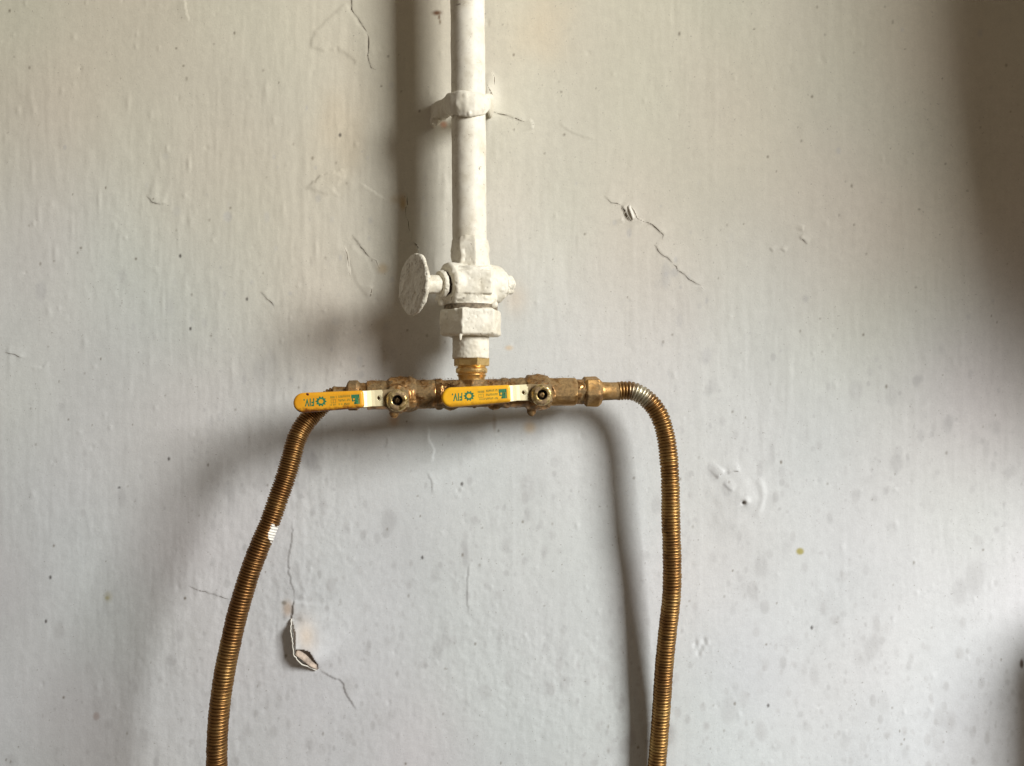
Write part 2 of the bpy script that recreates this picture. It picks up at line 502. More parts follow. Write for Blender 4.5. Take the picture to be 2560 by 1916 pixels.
# a scraped, re-filled patch of older paint beside the cracked strip
def patch(pts, h, soft=0.0012):
    sl, d, sg, t = poly_field(pts + [pts[0]], 0.03)
    P = np.array([wp(*p) for p in pts]); X = GX[sl]; Z = GZ[sl]
    ins = np.zeros(X.shape, bool); n = len(P)
    for k in range(n):
        a, b = P[k], P[(k + 1) % n]
        c = ((a[1] > Z) != (b[1] > Z)) & (X < (b[0] - a[0]) * (Z - a[1]) / (b[1] - a[1] + 1e-12) + a[0])
        ins ^= c
    sd = np.where(ins, d, -d)
    H[sl] += h / (1 + np.exp(-sd / soft * 2.5))
    return sl, ins, d
patch(jagged([(778, 118), (786, 78), (808, 62), (830, 40), (862, 10), (884, 40), (915, 85), (918, 150), (890, 160), (868, 138), (842, 120), (812, 130)], 3), 0.0005)
patch(jagged([(768, 470), (800, 440), (832, 432), (862, 445), (836, 470), (842, 488), (800, 482)], 3), 0.0004)
patch(jagged([(868, 640), (878, 612), (915, 640), (935, 690), (920, 745), (890, 705)], 3), 0.00035)
patch(jagged([(240, 250), (300, 300), (320, 400), (250, 405)], 4), 0.00025, 0.004)
# round plaster plug with a nail hole
pcx, pcz = wp(1842, 1240)
rr = np.hypot(GX - pcx, (GZ - pcz) * 0.85)
H += 0.0013 * np.exp(-(rr / 0.014) ** 2) + 0.0004 * np.exp(-((rr - 0.017) / 0.0022) ** 2) * np.clip(0.3 + fft_noise(0.01, 0.01, 21), 0, 1.5)
H += np.exp(-(rr / 0.022) ** 4) * 0.00012 * fft_noise(0.005, 0.006, 22)
hx, hz = wp(1857, 1257)
H += -0.0018 * np.exp(-(np.hypot(GX - hx, GZ - hz) / 0.0011) ** 2) + 0.0011 * np.exp(-(np.hypot(GX - hx - 0.002, GZ - hz - 0.001) / 0.0024) ** 2)
for (px, py) in ((1738, 1608), (1752, 1618), (1760, 1603), (1745, 1630)):      # chipped spot
    b = blob(*wp(px, py), 0.0016, -0.0006, 1.5); H[b[0]] += b[1]
    b = blob(*wp(px + 9, py + 4), 0.0014, 0.0003, 1.5); H[b[0]] += b[1]
# plaster built up round the pipe clip
cx, cz = wp(1218, 245)
H += 0.0045 * np.exp(-(((GX - cx) / 0.006) ** 2 + ((GZ - cz) / 0.012) ** 2))
cx, cz = wp(1096, 285)
H += 0.0035 * np.exp(-(((GX - cx) / 0.010) ** 2 + ((GZ - cz) / 0.010) ** 2))

# big blister of paint torn open along one side
tear = jagged([(731, 1553), (740, 1578), (742, 1600), (740, 1621), (758, 1622), (776, 1628), (786, 1642), (797, 1672)], 1.2)
RIM = [(728, 1546), (731, 1566), (735, 1590), (736, 1612), (738, 1630), (750, 1646), (766, 1660), (790, 1676)]
def inside(pts, X, Z):
    P = np.array([wp(*p) for p in pts]); ins = np.zeros(X.shape, bool); n = len(P)
    for k in range(n):
        a, b = P[k], P[(k + 1) % n]
        ins ^= ((a[1] > Z) != (b[1] > Z)) & (X < (b[0] - a[0]) * (Z - a[1]) / (b[1] - a[1] + 1e-12) + a[0])
    return ins
sl, d, sg, t = poly_field(tear, 0.060)
right = inside(tear + [(870, 1745), (1010, 1700), (1010, 1480), (731, 1500)], GX[sl], GZ[sl])
env = np.clip(t * 6, 0, 1) * np.clip((1 - t) * 5, 0, 1) * np.clip((0.055 - d) / 0.03, 0, 1)
H[sl] += np.where(right, 0.0038 * np.exp(-(d / 0.013) ** 1.3), 0) * env

def Hs(x, z):
    i = (x - XS[0]) / STEP; j = (z - ZS[0]) / STEP
    i = min(max(i, 0), NX - 1.001); j = min(max(j, 0), NZ - 1.001)
    i0, j0 = int(i), int(j); a, b = i - i0, j - j0
    return ((H[j0, i0] * (1 - a) + H[j0, i0 + 1] * a) * (1 - b) + (H[j0 + 1, i0] * (1 - a) + H[j0 + 1, i0 + 1] * a) * b)

# --- colour of the old limewash: warmer and darker high up, cooler and paler below, spotted
f1 = fft_noise(0.10, 0.13, 31); f2 = fft_noise(0.022, 0.03, 32); f3 = fft_noise(0.05, 0.06, 33); f4 = fft_noise(0.012, 0.016, 34)
up = 1 / (1 + np.exp((GPZ - 760 + 150 * f1) / 230))
warm = np.array([0.655, 0.612, 0.497]); cool = np.array([0.690, 0.715, 0.745])
T = warm[None, None] * up[..., None] + cool[None, None] * (1 - up[..., None])
T *= (1 + 0.010 * f2 + 0.005 * f4)[..., None]
T[..., 0] *= 1 + 0.014 * f3; T[..., 1] *= 1 + 0.006 * fft_noise(0.04, 0.05, 36); T[..., 2] *= 1 - 0.010 * f1
def tint_spot(px, py, rx, ry, col, a, hard=2.0, wob=0.35):
    x, z = wp(px, py); sx, sz = rx * CAMD / F, ry * CAMD / F
    R = max(sx, sz) * 2.5
    i0, i1 = np.searchsorted(XS, (x - R, x + R)); j0, j1 = np.searchsorted(ZS, (z - R, z + R))
    if i1 <= i0 or j1 <= j0: return
    q = np.hypot((GX[j0:j1, i0:i1] - x) / sx, (GZ[j0:j1, i0:i1] - z) / sz) + wob * 0.5 * f4[j0:j1, i0:i1]
    m = (a * np.exp(-np.clip(q, 0, 9) ** (2 * hard)))[..., None]
    T[j0:j1, i0:i1] = T[j0:j1, i0:i1] * (1 - m) + np.array(col) * m
patch2 = fft_noise(0.055, 0.075, 77)
for k in range(3000):                              # damp drops
    py = 1916 - abs(rng.normal(0, 640)); px = rng.uniform(-20, 2580)
    if py < -20 or (px < 500 and rng.random() < 0.5): continue
    qx, qz = wp(px, py)
    qi = min(max(int((qx - XS[0]) / STEP), 0), NX - 1); qj = min(max(int((qz - ZS[0]) / STEP), 0), NZ - 1)
    if patch2[qj, qi] < rng.normal(-0.10, 0.8): continue          # drops gather in clusters
    r = rng.gamma(1.5, 2.4) + 1.8
    if r > 22: r = 22
    g = rng.uniform(0.40, 0.52)
    tint_spot(px, py, r, r * rng.uniform(1.0, 2.1), (g, g, g * 1.02), rng.uniform(0.06, 0.40), 2.6, 0.45)
for k in range(230):                               # fly specks
    px, py = rng.uniform(0, 2560), rng.uniform(0, 1916)
    r = rng.uniform(1.3, 3.2)
    tint_spot(px, py, r, r * rng.uniform(0.8, 1.8), (0.17, 0.14, 0.10), rng.uniform(0.3, 0.9), 1.5, 0.1)
for px, py, rx, ry in ((2440, 1445, 22, 40), (2400, 1480, 14, 26), (2380, 1800, 16, 30), (1930, 1120, 10, 28), (1665, 690, 10, 30),
                       (1028, 1068, 16, 18), (1172, 1100, 14, 12), (2180, 1620, 14, 24), (2375, 1052, 11, 14), (2492, 1068, 11, 18),
                       (1316, 1295, 10, 22), (1353, 1310, 9, 18), (1160, 1370, 10, 26), (1165, 1390, 8, 24), (2240, 1160, 12, 18),
                       (510, 808, 9, 15), (610, 950, 7, 16), (300, 1240, 12, 22), (150, 1018, 10, 12)):
    tint_spot(px, py, rx, ry, (0.44, 0.44, 0.45), 0.32, 2.0, 0.5)
tint_spot(2000, 1379, 9, 8, (0.42, 0.36, 0.07), 0.85, 3)
tint_spot(268, 1492, 14, 18, (0.40, 0.37, 0.22), 0.45, 2); tint_spot(265, 1497, 7, 6, (0.42, 0.36, 0.08), 0.5, 2)
tint_spot(1092, 33, 11, 6, (0.16, 0.07, 0.03), 0.95, 1.5); tint_spot(1098, 44, 3, 6, (0.18, 0.10, 0.05), 0.8); tint_spot(1100, 56, 3, 6, (0.2, 0.14, 0.08), 0.7)
tint_spot(1110, 314, 9, 8, (0.62, 0.33, 0.22), 0.85, 1.5)
tint_spot(1350, 70, 60, 90, (0.76, 0.60, 0.40), 0.35, 1.0); tint_spot(850, 320, 60, 120, (0.70, 0.56, 0.38), 0.30, 1.0)
tint_spot(1008, 512, 10, 22, (0.48, 0.33, 0.14), 0.75, 1.5); tint_spot(990, 500, 18, 12, (0.45, 0.34, 0.18), 0.4, 1.2)
tint_spot(1272, 870, 10, 6, (0.72, 0.52, 0.30), 0.6, 1.5); tint_spot(1288, 745, 30, 40, (0.76, 0.60, 0.45), 0.35, 1.0)
tint_spot(985, 1048, 12, 14, (0.55, 0.32, 0.12), 0.5, 1.2); tint_spot(1325, 1068, 14, 14, (0.66, 0.45, 0.2), 0.5, 1.2)
tint_spot(1236, 1062, 5, 22, (0.36, 0.30, 0.24), 0.5, 1.5); tint_spot(957, 672, 12, 12, (0.5, 0.36, 0.18), 0.5, 1.5)
tint_spot(718, 1524, 12, 18, (0.48, 0.32, 0.19), 0.6, 1.2); tint_spot(710, 1508, 6, 5, (0.20, 0.17, 0.13), 0.7); tint_spot(714, 1640, 5, 6, (0.22, 0.2, 0.17), 0.7)
tint_spot(768, 1590, 26, 42, (0.80, 0.64, 0.48), 0.55, 1.0)
tint_spot(2556, 1661, 4, 9, (0.12, 0.09, 0.07), 0.95, 2); tint_spot(1857, 1257, 4, 4, (0.14, 0.12, 0.10), 0.7, 2)  # last spot puts the nail hole's darkness into the colour
tint_spot(238, 1793, 7, 9, (0.36, 0.25, 0.22), 0.5); tint_spot(295, 1220, 5, 2.5, (0.04, 0.04, 0.04), 0.95); tint_spot(765, 1003, 1, 1, (0.3, .3, .3), 0.1)
for px, py in ((450, 640), (475, 822), (1056, 1394), (617, 748), (2030, 1570), (1920, 1764), (850, 338), (420, 1148), (123, 1445), (112, 1555), (1155, 1210)):
    tint_spot(px, py, 3.2, 5, (0.06, 0.05, 0.045), 0.9, 2, 0.1)
# bare plaster inside the tear
hole = inside(tear + RIM[::-1], GX, GZ)
T[hole] = T[hole] * 0.25 + np.array([0.24, 0.15, 0.09]) * 0.75

# --- one sheet of wall, fine where the close-up looks, coarse beyond
outx = np.array([0.38, 0.41, 0.45, 0.50]); outl = -np.array([0.39, 0.42, 0.48, 0.56, 0.68, 0.85, 1.05, 1.3, 1.6])[::-1]
outt = np.array([0.30, 0.33, 0.38, 0.46, 0.58, 0.75, 1.0, 1.3]); outb = -outt[::-1]
XA = np.concatenate([outl, XS, outx]); ZA = np.concatenate([outb, ZS, outt])
def mirror(v, n):
    k = np.round(v).astype(int) % (2 * n)
    return np.where(k < n, k, 2 * n - 1 - k)
ix = mirror((XA - XS[0]) / STEP, NX)
iz = np.clip(np.round((ZA - ZS[0]) / STEP).astype(int), 0, NZ - 1)
fade_x = np.clip(1 - (np.abs(XA) - 0.36) / 0.01, 0, 1); fade_z = np.clip(1 - (np.abs(ZA) - 0.27) / 0.01, 0, 1)
HA = H[np.ix_(iz, ix)] * np.outer(fade_z, fade_x)
TA = T[np.ix_(iz, ix)]
nx, nz = len(XA), len(ZA)
VX, VZ = np.meshgrid(XA, ZA)
co = np.stack([VX, -HA, VZ], -1).reshape(-1, 3).astype(np.float32)
idx = np.arange(nx * nz).reshape(nz, nx)
quads = np.stack([idx[:-1, :-1], idx[:-1, 1:], idx[1:, 1:], idx[1:, :-1]], -1).reshape(-1, 4).astype(np.int32)
me = bpy.data.meshes.new('wall')
me.vertices.add(len(co)); me.vertices.foreach_set('co', co.ravel())
me.loops.add(quads.size); me.loops.foreach_set('vertex_index', quads.ravel())
me.polygons.add(len(quads)); me.polygons.foreach_set('loop_start', np.arange(0, quads.size, 4, dtype=np.int32))
me.update(calc_edges=True); shade_smooth(me)
ca = me.color_attributes.new('tint', 'FLOAT_COLOR', 'POINT')
rgba = np.ones((len(co), 4), np.float32); rgba[:, :3] = np.clip(TA.reshape(-1, 3), 0.01, 0.9)
ca.data.foreach_set('color', rgba.ravel())
wall = new_mesh_obj('wall', me, M_WALL)
wall['kind'] = 'structure'

def ribbon(pts, w, lift=0.00012):
    """dirt-filled crack following the wall's relief"""
    P = [Vector((wp(*p)[0], 0, wp(*p)[1])) for p in pts]
    n = len(P); vs = []
    for i in range(n):
        a = P[max(0, i - 1)]; b = P[min(n - 1, i + 1)]
        d = (b - a).normalized(); nn = Vector((-d.z, 0, d.x))
        t = i / (n - 1)
        hw = w * 0.5 * CAMD / F * (min(1, min(t, 1 - t) * 5 + 0.08)) * random.choice((0.15, 0.5, 0.8, 1.1, 1.4))
        for s in (-1, 1):
            q = P[i] + nn * hw * s
            vs.append((q.x, -(Hs(q.x, q.z) + lift), q.z))
    fs = [(2 * i, 2 * i + 1, 2 * i + 3, 2 * i + 2) for i in range(n - 1)]
    me = bpy.data.meshes.new('crack'); me.from_pydata(vs, [], fs); me.update()
    return me
for p, w in CR:
    if w < 0.75: continue                      # hairlines show only by their lifted edge
    o = new_mesh_obj('crack', ribbon(p, w), M_CRACK); o.parent = wall

# curled rim of the torn blister: a thin sheet standing off the wall
M_FLAKE = mat_simple('flake_paint', (0.76, 0.73, 0.66), 0.7, var=0.08)
M_UNDER = mat_simple('flake_underside', (0.50, 0.41, 0.34), 0.85, var=0.45, scale=260)
def sheet(name, rows, mat, thick=0.0005):
    bm = bmesh.new()
    g = [[bm.verts.new(v) for v in r] for r in rows]
    for i in range(len(g) - 1):
        for j in range(len(g[0]) - 1):
            bm.faces.new((g[i][j], g[i][j + 1], g[i + 1][j + 1], g[i + 1][j]))
    bmesh.ops.recalc_face_normals(bm, faces=bm.faces)
    bmesh.ops.solidify(bm, geom=bm.faces[:], thickness=thick)
    me = bpy.data.meshes.new(name); bm.to_mesh(me); bm.free(); shade_smooth(me)
    o = new_mesh_obj(name, me, mat); o.parent = wall
    return o
rj = jagged(RIM, 1.5, 5); nr = len(rj)
rows = []
for k in range(5):
    u = k / 4
    r = []
    for i, (px, py) in enumerate(rj):
        t = i / (nr - 1); e = min(1, t * 5 + 0.1) * min(1, (1 - t) * 3.5 + 0.12)
        x, z = wp(px - (1 - u) * 7 * e + 1, py + (1 - u) * 3 * e)
        r.append((x, -(0.0003 + 0.0060 * e * u ** 0.7), z))
    rows.append(r)
sheet('paint_flake', rows, M_FLAKE, 0.0006)
rows = []
for k in range(4):
    u = k / 3; r = []
    for i in range(9):
        t = i / 8
        ax, ay = 742 + 50 * t, 1632 + 40 * t; bx, by = 745 + 46 * t, 1623 + 38 * t ** 1.5
        px, py = ax + (bx - ax) * u, ay + (by - ay) * u
        x, z = wp(px, py)
        r.append((x, -(0.0040 - 0.0022 * u) * min(1, (1 - t) * 4 + .2), z))
    rows.append(r)
sheet('torn_plaster', rows, M_UNDER, 0.0004)
# small lifted chip on the long diagonal crack
rows = []
for k in range(3):
    u = k / 2; r = []
    for i in range(6):
        t = i / 5
        px, py = 1566 + 12 * t + (1 - u) * 3 + 8 * u, 518 + 34 * t - 6 * u
        x, z = wp(px, py)
        r.append((x, -(0.0016 - 0.0012 * u) * math.sin(math.pi * (0.15 + 0.7 * t)) - Hs(x, z), z))
    rows.append(r)
sheet('paint_flake', rows, M_FLAKE, 0.0004)

# ------------------------------------------------------------------ unseen side wall, added with an opening shaped for the upper-right shadow
SWX = 0.50
M_SIDE = mat_simple('shadow_caster_limewash', (0.62, 0.57, 0.48), 0.8, var=0.06, scale=40)
def unseen_side_wall():
    hole = [(-0.09, -0.62), (-0.09, -0.10), (-0.14, 0.02), (-0.19, 0.07), (-0.245, 0.12), (-0.280, 0.17), (-0.299, 0.23), (-0.310, 0.30), (-0.316, 0.50), (-0.34, 0.68), (-0.46, 0.78), (-0.90, 0.80), (-0.90, -0.62)]
    outer = [(0.0, -1.3), (0.0, 1.3), (-2.2, 1.3), (-2.2, -1.3)]
    bm = bmesh.new()
    def loop(pts, x): return [bm.verts.new((x, p[0], p[1])) for p in pts]
    for x in (SWX, SWX + 0.03):
        o = loop(outer, x); h = loop(hole, x)
        es = []
        for L in (o, h):
            for i in range(len(L)): es.append(bm.edges.new((L[i], L[(i + 1) % len(L)])))
        bmesh.ops.triangle_fill(bm, edges=es, use_beauty=True)
        if x == SWX: h0 = h
        else: h1 = h
    for i in range(len(h0)):
        j = (i + 1) % len(h0)
        bm.faces.new((h0[i], h0[j], h1[j], h1[i]))
    bmesh.ops.recalc_face_normals(bm, faces=bm.faces)
    me = bpy.data.meshes.new('unseen_side_wall'); bm.to_mesh(me); bm.free()
    o = new_mesh_obj('unseen_side_wall', me, M_SIDE); o['kind'] = 'structure'
unseen_side_wall()
# unseen block, made up to cast the shadow in the lower right corner
LX0 = 0.384
led = Sh().box(((LX0 + SWX) / 2 - 0.0005, -0.047, -0.47), (Vector((1, 0, 0)), Vector((0, 1, 0)), Vector((0, 0, 1))), ((SWX - LX0) / 2 - 0.0015, 0.0435, 0.355))
lo = plain('shadow_block', led, M_SIDE, None, bevel=0.015, seg=4)
lo['kind'] = 'structure'

# ------------------------------------------------------------------ painted supply pipe
PD = 0.033
PT = [(0, 0.11e-3, 0)]
pipe_bot = W(1174, 606, PD); pipe_top = W(1165, -420, PD)
pipe = thing('gas_pipe', 'white painted iron pipe running down the wall to the tap', 'pipe', pipe_bot)
def tube_mesh():
    n, seg = 220, 40
    vs, fs = [], []
    for i in range(n):
        t = i / (n - 1); c = pipe_bot.lerp(pipe_top, t)
        for k in range(seg):
            a = 2 * math.pi * k / seg
            q = Vector((math.cos(a), math.sin(a), c.z * 40))
            r = 0.01065 + 0.00022 * mnoise.noise(Vector((q.x * 1.3, q.y * 1.3, c.z * 60))) + 0.00016 * mnoise.noise(Vector((q.x * 3, q.y * 3, c.z * 260)))
            r += 0.0003 * max(0, mnoise.noise(Vector((q.x * 2.2 + 9, q.y * 2.2, c.z * 150))) - 0.35)
            vs.append((c.x + r * math.cos(a), c.y + r * math.sin(a), c.z))
    for i in range(n - 1):
        for k in range(seg):
            k2 = (k + 1) % seg
            fs.append((i * seg + k, i * seg + k2, (i + 1) * seg + k2, (i + 1) * seg + k))
    me = bpy.data.meshes.new('tube'); me.from_pydata(vs, [], fs); me.update(); shade_smooth(me)
    return me
new_mesh_obj('tube', tube_mesh(), M_PAINT, pipe)

# clip that ties the pipe back to the wall
clip_c = W(1168, 258, PD)
clip = thing('pipe_clip', 'thickly painted clip holding the white pipe to the wall', 'pipe clip', (clip_c.x, 0, clip_c.z))
sh = Sh()
path = [(1226, 268, 0.0, 0.0085), (1224, 262, 0.014, 0.0078), (1219, 257, 0.030, 0.0058)]
for k in range(1, 9):
    a = math.radians(180 * k / 8)
    dd = PD + 0.0122 * math.sin(a)
    x = clip_c.x + 0.0120 * math.cos(a)
    path.append((1280 + x / S(dd), 262 - 6 * k / 8 + 4 * (k / 8) ** 2, dd, 0.0058 + 0.0026 * math.sin(a)))
path += [(1120, 264, 0.027, 0.0074), (1104, 275, 0.019, 0.0075), (1089, 286, 0.010, 0.0078), (1081, 293, 0.0, 0.0085)]
for (a, b) in zip(path[:-1], path[1:]):
    for q in range(6):
        t = q / 6
        m = [a[i] + (b[i] - a[i]) * t for i in range(4)]
        sh.ball(W(m[0], m[1], m[2]), 0.0024, (1, 1, m[3] / 0.0024), 12)
for px, py, r in ((1133, 291, 0.0012), (1162, 284, 0.0008), (1092, 305, 0.0014), (1080, 300, 0.0016)):
    q = W(px, py, 0.038 if px > 1120 else 0.02)
    sh.ball(q, r, (1, 1, 2.0), 10)
fused('strap', sh, M_PAINT, clip, 0.0006, 14, [(120, 0.0010, 0), (500, 0.0001, 0), (200, 0.0010, 1)], 3.1)

# ------------------------------------------------------------------ painted plug tap
tap_c = W(1178, 712, 0.034)
tap = thing('gas_tap', 'white painted plug tap with round thumb disc below the pipe', 'tap', tap_c)
disc_c = W(1031, 711, 0.056)
ax = (disc_c - tap_c).normalized()          # plug axis: sideways and out from the wall
Z = Vector((0, 0, 1))
s34 = S(0.034)
sh = Sh()
# tapered inlet collar (eight-sided)
p_top = W(1174, 596, 0.0335); p_bot = W(1178, 690, 0.034)
def corner_phase(axis, want):
    u, v, w = frame_from(axis, Vector((0, 1, 0)))
    return math.atan2(want.dot(v), want.dot(u))
cw = Vector((math.sin(math.radians(-27)), -math.cos(math.radians(-27)), 0))
sh.lathe(p_top, p_bot - p_top, [(0, 0.0105), (0.0012, 0.0116), (0.006, 0.0124), (0.0165, 0.0121), (0.0235, 0.0105)], 8, corner_phase(p_bot - p_top, cw), Vector((0, 1, 0)))
# plug barrel, vertical barrel, lower flange
sh.cyl(tap_c - ax * 0.021, tap_c + ax * 0.018, 0.0118, 0.0132, 32, 0.0016)
sh.cyl(W(1178, 672, 0.034), W(1178, 772, 0.034), 0.0150, 0.0152, 24)
bx = frame_from(ax)
sh.ball(W(1166, 748, 0.036), 0.0125, (1.56, 1.08, 0.40), 28)
sh.box(W(1188, 707, 0.0445), (Vector((0.97, 0.2, 0)).normalized(), Vector((-0.2, 0.97, 0)).normalized(), Z), (0.0100, 0.005, 0.0070))
for px, py, r in ((1106, 757, 0.0022), (1104, 742, 0.0018), (1135, 762, 0.0022), (1235, 762, 0.0022), (1210, 764, 0.0020)):
    sh.ball(W(px, py, 0.042), r, (1.3, 1, 1.1), 12)
fused('body', sh, M_PAINT, tap, 0.00048, 18, [(130, 0.0006, 0), (420, 0.00012, 0), (240, 0.0006, 1), (520, 0.0005, 2)], 1.3)
# washers and end nut of the plug
sh = Sh().cyl(tap_c + ax * 0.0195, tap_c + ax * 0.0225, 0.0086, 0.0082, 32, 0.0005)
fused('plug_washer', sh, M_PAINT, tap, 0.0004, 2, [(500, 0.0004, 0), (900, 0.0005, 2)], 2.0)
sh = Sh().cyl(tap_c - ax * 0.0215, tap_c - ax * 0.0238, 0.0086, None, 32, 0.0005)
sh.cyl(tap_c - ax * 0.0235, tap_c - ax * 0.0290, 0.0068, None, 6, 0.0006).cyl(tap_c - ax * 0.029, tap_c - ax * 0.0310, 0.0036)
fused('end_nut', sh, M_PAINT, tap, 0.0004, 2, [(400, 0.0006, 0), (700, 0.0009, 2), (600, 0.0006, 1)], 5.0)
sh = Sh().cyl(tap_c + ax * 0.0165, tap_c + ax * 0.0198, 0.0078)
plain('gap_ring', sh, M_DARK, tap)  # near-black cylinder, the washer gap's darkness put into its colour
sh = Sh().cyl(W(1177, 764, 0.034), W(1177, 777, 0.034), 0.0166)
plain('gap_ring', sh, mat_simple('nut_gap_brown', (0.20, 0.16, 0.11), 0.8, var=0.6, scale=420), tap)  # brown cylinder, darker than the paint, filling the gap above the nut
# stem + disc
dist = (disc_c - tap_c).length
sh = Sh().lathe(tap_c + ax * 0.016, ax, [(0, 0.0056), (dist - 0.026, 0.0056), (dist - 0.0205, 0.0070), (dist - 0.0175, 0.0098)], 28)
fused('stem', sh, M_PAINT, tap, 0.0004, 3, [(400, 0.0003, 0)], 6.0)
tilt = (ax + Vector((0, 0, 0.10))).normalized()
sh = Sh().lathe(disc_c - tilt * 0.0035, tilt, [(0.0006, 0.0168), (0.0012, 0.0182), (0.0028, 0.0184), (0.0038, 0.0174), (0.0040, 0.0120), (0.0034, 0.0060), (0.0032, 0.001)], 56)
fused('thumb_disc', sh, M_PAINT_CRACKLED, tap, 0.0004, 2, [(80, 0.0005, 0), (220, 0.0005, 0), (700, 0.00018, 0), (300, 0.0010, 2), (600, 0.0006, 2), (300, 0.0005, 1)], 8.0)
# union nut
nut_t = W(1177, 774, 0.034); nut_b = W(1177, 842, 0.034)
def hexa(sh, p0, p1, R, ph, ch=0.0012):
    L = (p1 - p0).length
    return sh.lathe(p0, p1 - p0, [(0, R - ch * 1.6), (ch, R), (L - ch, R), (L, R - ch * 1.6)], 6, ph, Vector((0, 1, 0)))
# find the phase that puts one corner 6 degrees to the shaded side of straight-on
def corner_phase(axis, want):
    u, v, w = frame_from(axis, Vector((0, 1, 0)))
    return math.atan2(want.dot(v), want.dot(u))
want = Vector((math.sin(math.radians(-12)), -math.cos(math.radians(-12)), 0))
sh = Sh(); hexa(sh, nut_t, nut_b, 79 * s34, corner_phase(nut_b - nut_t, want))
q = W(1151, 843, 0.052); sh.ball(q, 0.0011, (1, 1, 2.2), 10)
fused('union_nut', sh, M_PAINT, tap, 0.0005, 8, [(140, 0.0005, 0), (500, 0.0001, 0), (280, 0.0004, 1), (520, 0.0005, 2)], 11.0)
sh = Sh().cyl(W(1177, 760, 0.034), W(1177, 780, 0.034), 0.0158).cyl(W(1177, 838, 0.034), W(1177, 898, 0.0345), 46 * s34, 45.5 * s34, 40)
fused('outlet_socket', sh, M_PAINT, tap, 0.0005, 2, [(120, 0.0003, 0), (500, 0.0002, 0)], 4.0)

# ------------------------------------------------------------------ brass manifold
AX0 = W(830, 990, 0.046); AX1 = W(1552, 978, 0.025)
U = (AX1 - AX0).normalized()
NF = Vector((U.y, -U.x, 0)).normalized()          # out from the wall, square to the run
if NF.y > 0: NF = -NF
VU = NF.cross(U).normalized();
if VU.z < 0: VU = -VU
def A(px):
    """point on the run's axis seen at photo column px"""
    k = (px - 1280) / F
    # solve AX0.x + t*U.x = k*(CAMD + AX0.y + t*U.y)
    t = (k * (CAMD + AX0.y) - AX0.x) / (U.x - k * U.y)
    return AX0 + U * t
def RP(px, r): return r * (CAMD + A(px).y) / F     # pixel radius -> metres there
def run(sh, items, seg=36, ph=0.0):
    """items: (px, radius px) profile along the axis"""
    p0 = A(items[0][0]); prof = [((A(p) - p0).length, RP(p, r)) for p, r in items]
    return sh.lathe(p0, U, prof, seg, ph, Vector((0, 0, 1)))
DUST = [(160, 0.0003, 0), (600, 0.00010, 0), (300, 0.0006, 1)]

tee_c = A(1180)
tee = thing('brass_tee', 'brass tee with hexagon nipple screwed under the white tap', 'pipe fitting', tee_c)
sh = Sh(); run(sh, [(1088, 36), (1090, 38), (1104, 39), (1106, 35), (1252, 34.5), (1254, 37), (1272, 37), (1274, 34)])
sh.lathe(W(1180, 950, 0.0355), Vector((0, 0, -1)), [(0, 0.0082), (0.006, 0.0092), (0.009, 0.0092)], 32)
sh.ball(W(1127, 1015, 0.036), 0.0030, (1.6, 1, 0.9)).ball(W(1236, 1016, 0.036), 0.0026, (1.6, 1, 0.9))
fused('body', sh, M_BRASS_DUSTY, tee, 0.0005, 2, DUST, 21.0)
sN = S(0.035)
nx0 = W(1179, 890, 0.0345); 
sh = Sh(); hexa(sh, W(1179, 894, 0.0345), W(1179, 916, 0.0346), 45 * sN, 0.15, 0.0004)
plain('nipple_hexagon', sh, M_BRASS_BRIGHT, tee)
sh = Sh().lathe(W(1179, 914, 0.0346), Vector((0, 0, -1)),
    [(0, 36 * sN), (2.5 * sN, 36 * sN), (4 * sN, 34.5 * sN), (6 * sN, 37 * sN), (9 * sN, 39.5 * sN), (17 * sN, 39.5 * sN), (20 * sN, 37.5 * sN), (21 * sN, 34 * sN), (22.5 * sN, 34 * sN),
     (23.5 * sN, 37.5 * sN), (26 * sN, 36 * sN), (30 * sN, 33.5 * sN), (38 * sN, 32.5 * sN), (44 * sN, 34 * sN), (50 * sN, 40 * sN)], 44)
plain('nipple_neck', sh, M_BRASS_BRIGHT, tee)

def lint(parent, spans, n, seed, top_bias=0.6):
    """matted dust fibres on the fitting"""
    r = random.Random(seed); vs, fs = [], []
    for k in range(n):
        p0, p1, rad = r.choice(spans)
        px = r.uniform(p0, p1)
        c = A(px); a = r.gauss(math.pi / 2, 0.75) if r.random() < top_bias else r.uniform(-0.6, math.pi + 0.9)
        rr = RP(px, rad) * r.uniform(0.97, 1.05)
        nrm = NF * math.cos(a) + VU * math.sin(a)
        p = c + nrm * rr
        d = (U * r.gauss(0, 1) + nrm * abs(r.gauss(0, 0.35)) + NF * r.gauss(0, 0.6)).normalized()
        sd = d.cross(nrm)
        if sd.length < 0.1: continue
        sd.normalize(); w = r.uniform(0.00008, 0.00022); L = r.uniform(0.0005, 0.0018); bend = nrm * r.uniform(-0.4, 0.3)
        b = len(vs)
        for i in range(4):
            t = i / 3; q = p + d * (L * t) + bend * (L * t * t)
            vs.append(q - sd * w * (1 - 0.6 * t)); vs.append(q + sd * w * (1 - 0.6 * t))
        for i in range(3): fs.append((b + 2 * i, b + 2 * i + 1, b + 2 * i + 3, b + 2 * i + 2))
    me = bpy.data.meshes.new('lint'); me.from_pydata(vs, [], fs); me.update()
    o = new_mesh_obj('lint', me, M_LINT, parent); o['kind'] = 'stuff'
lint(tee, [(1085, 1145, 38), (1210, 1275, 36)], 420, 5)

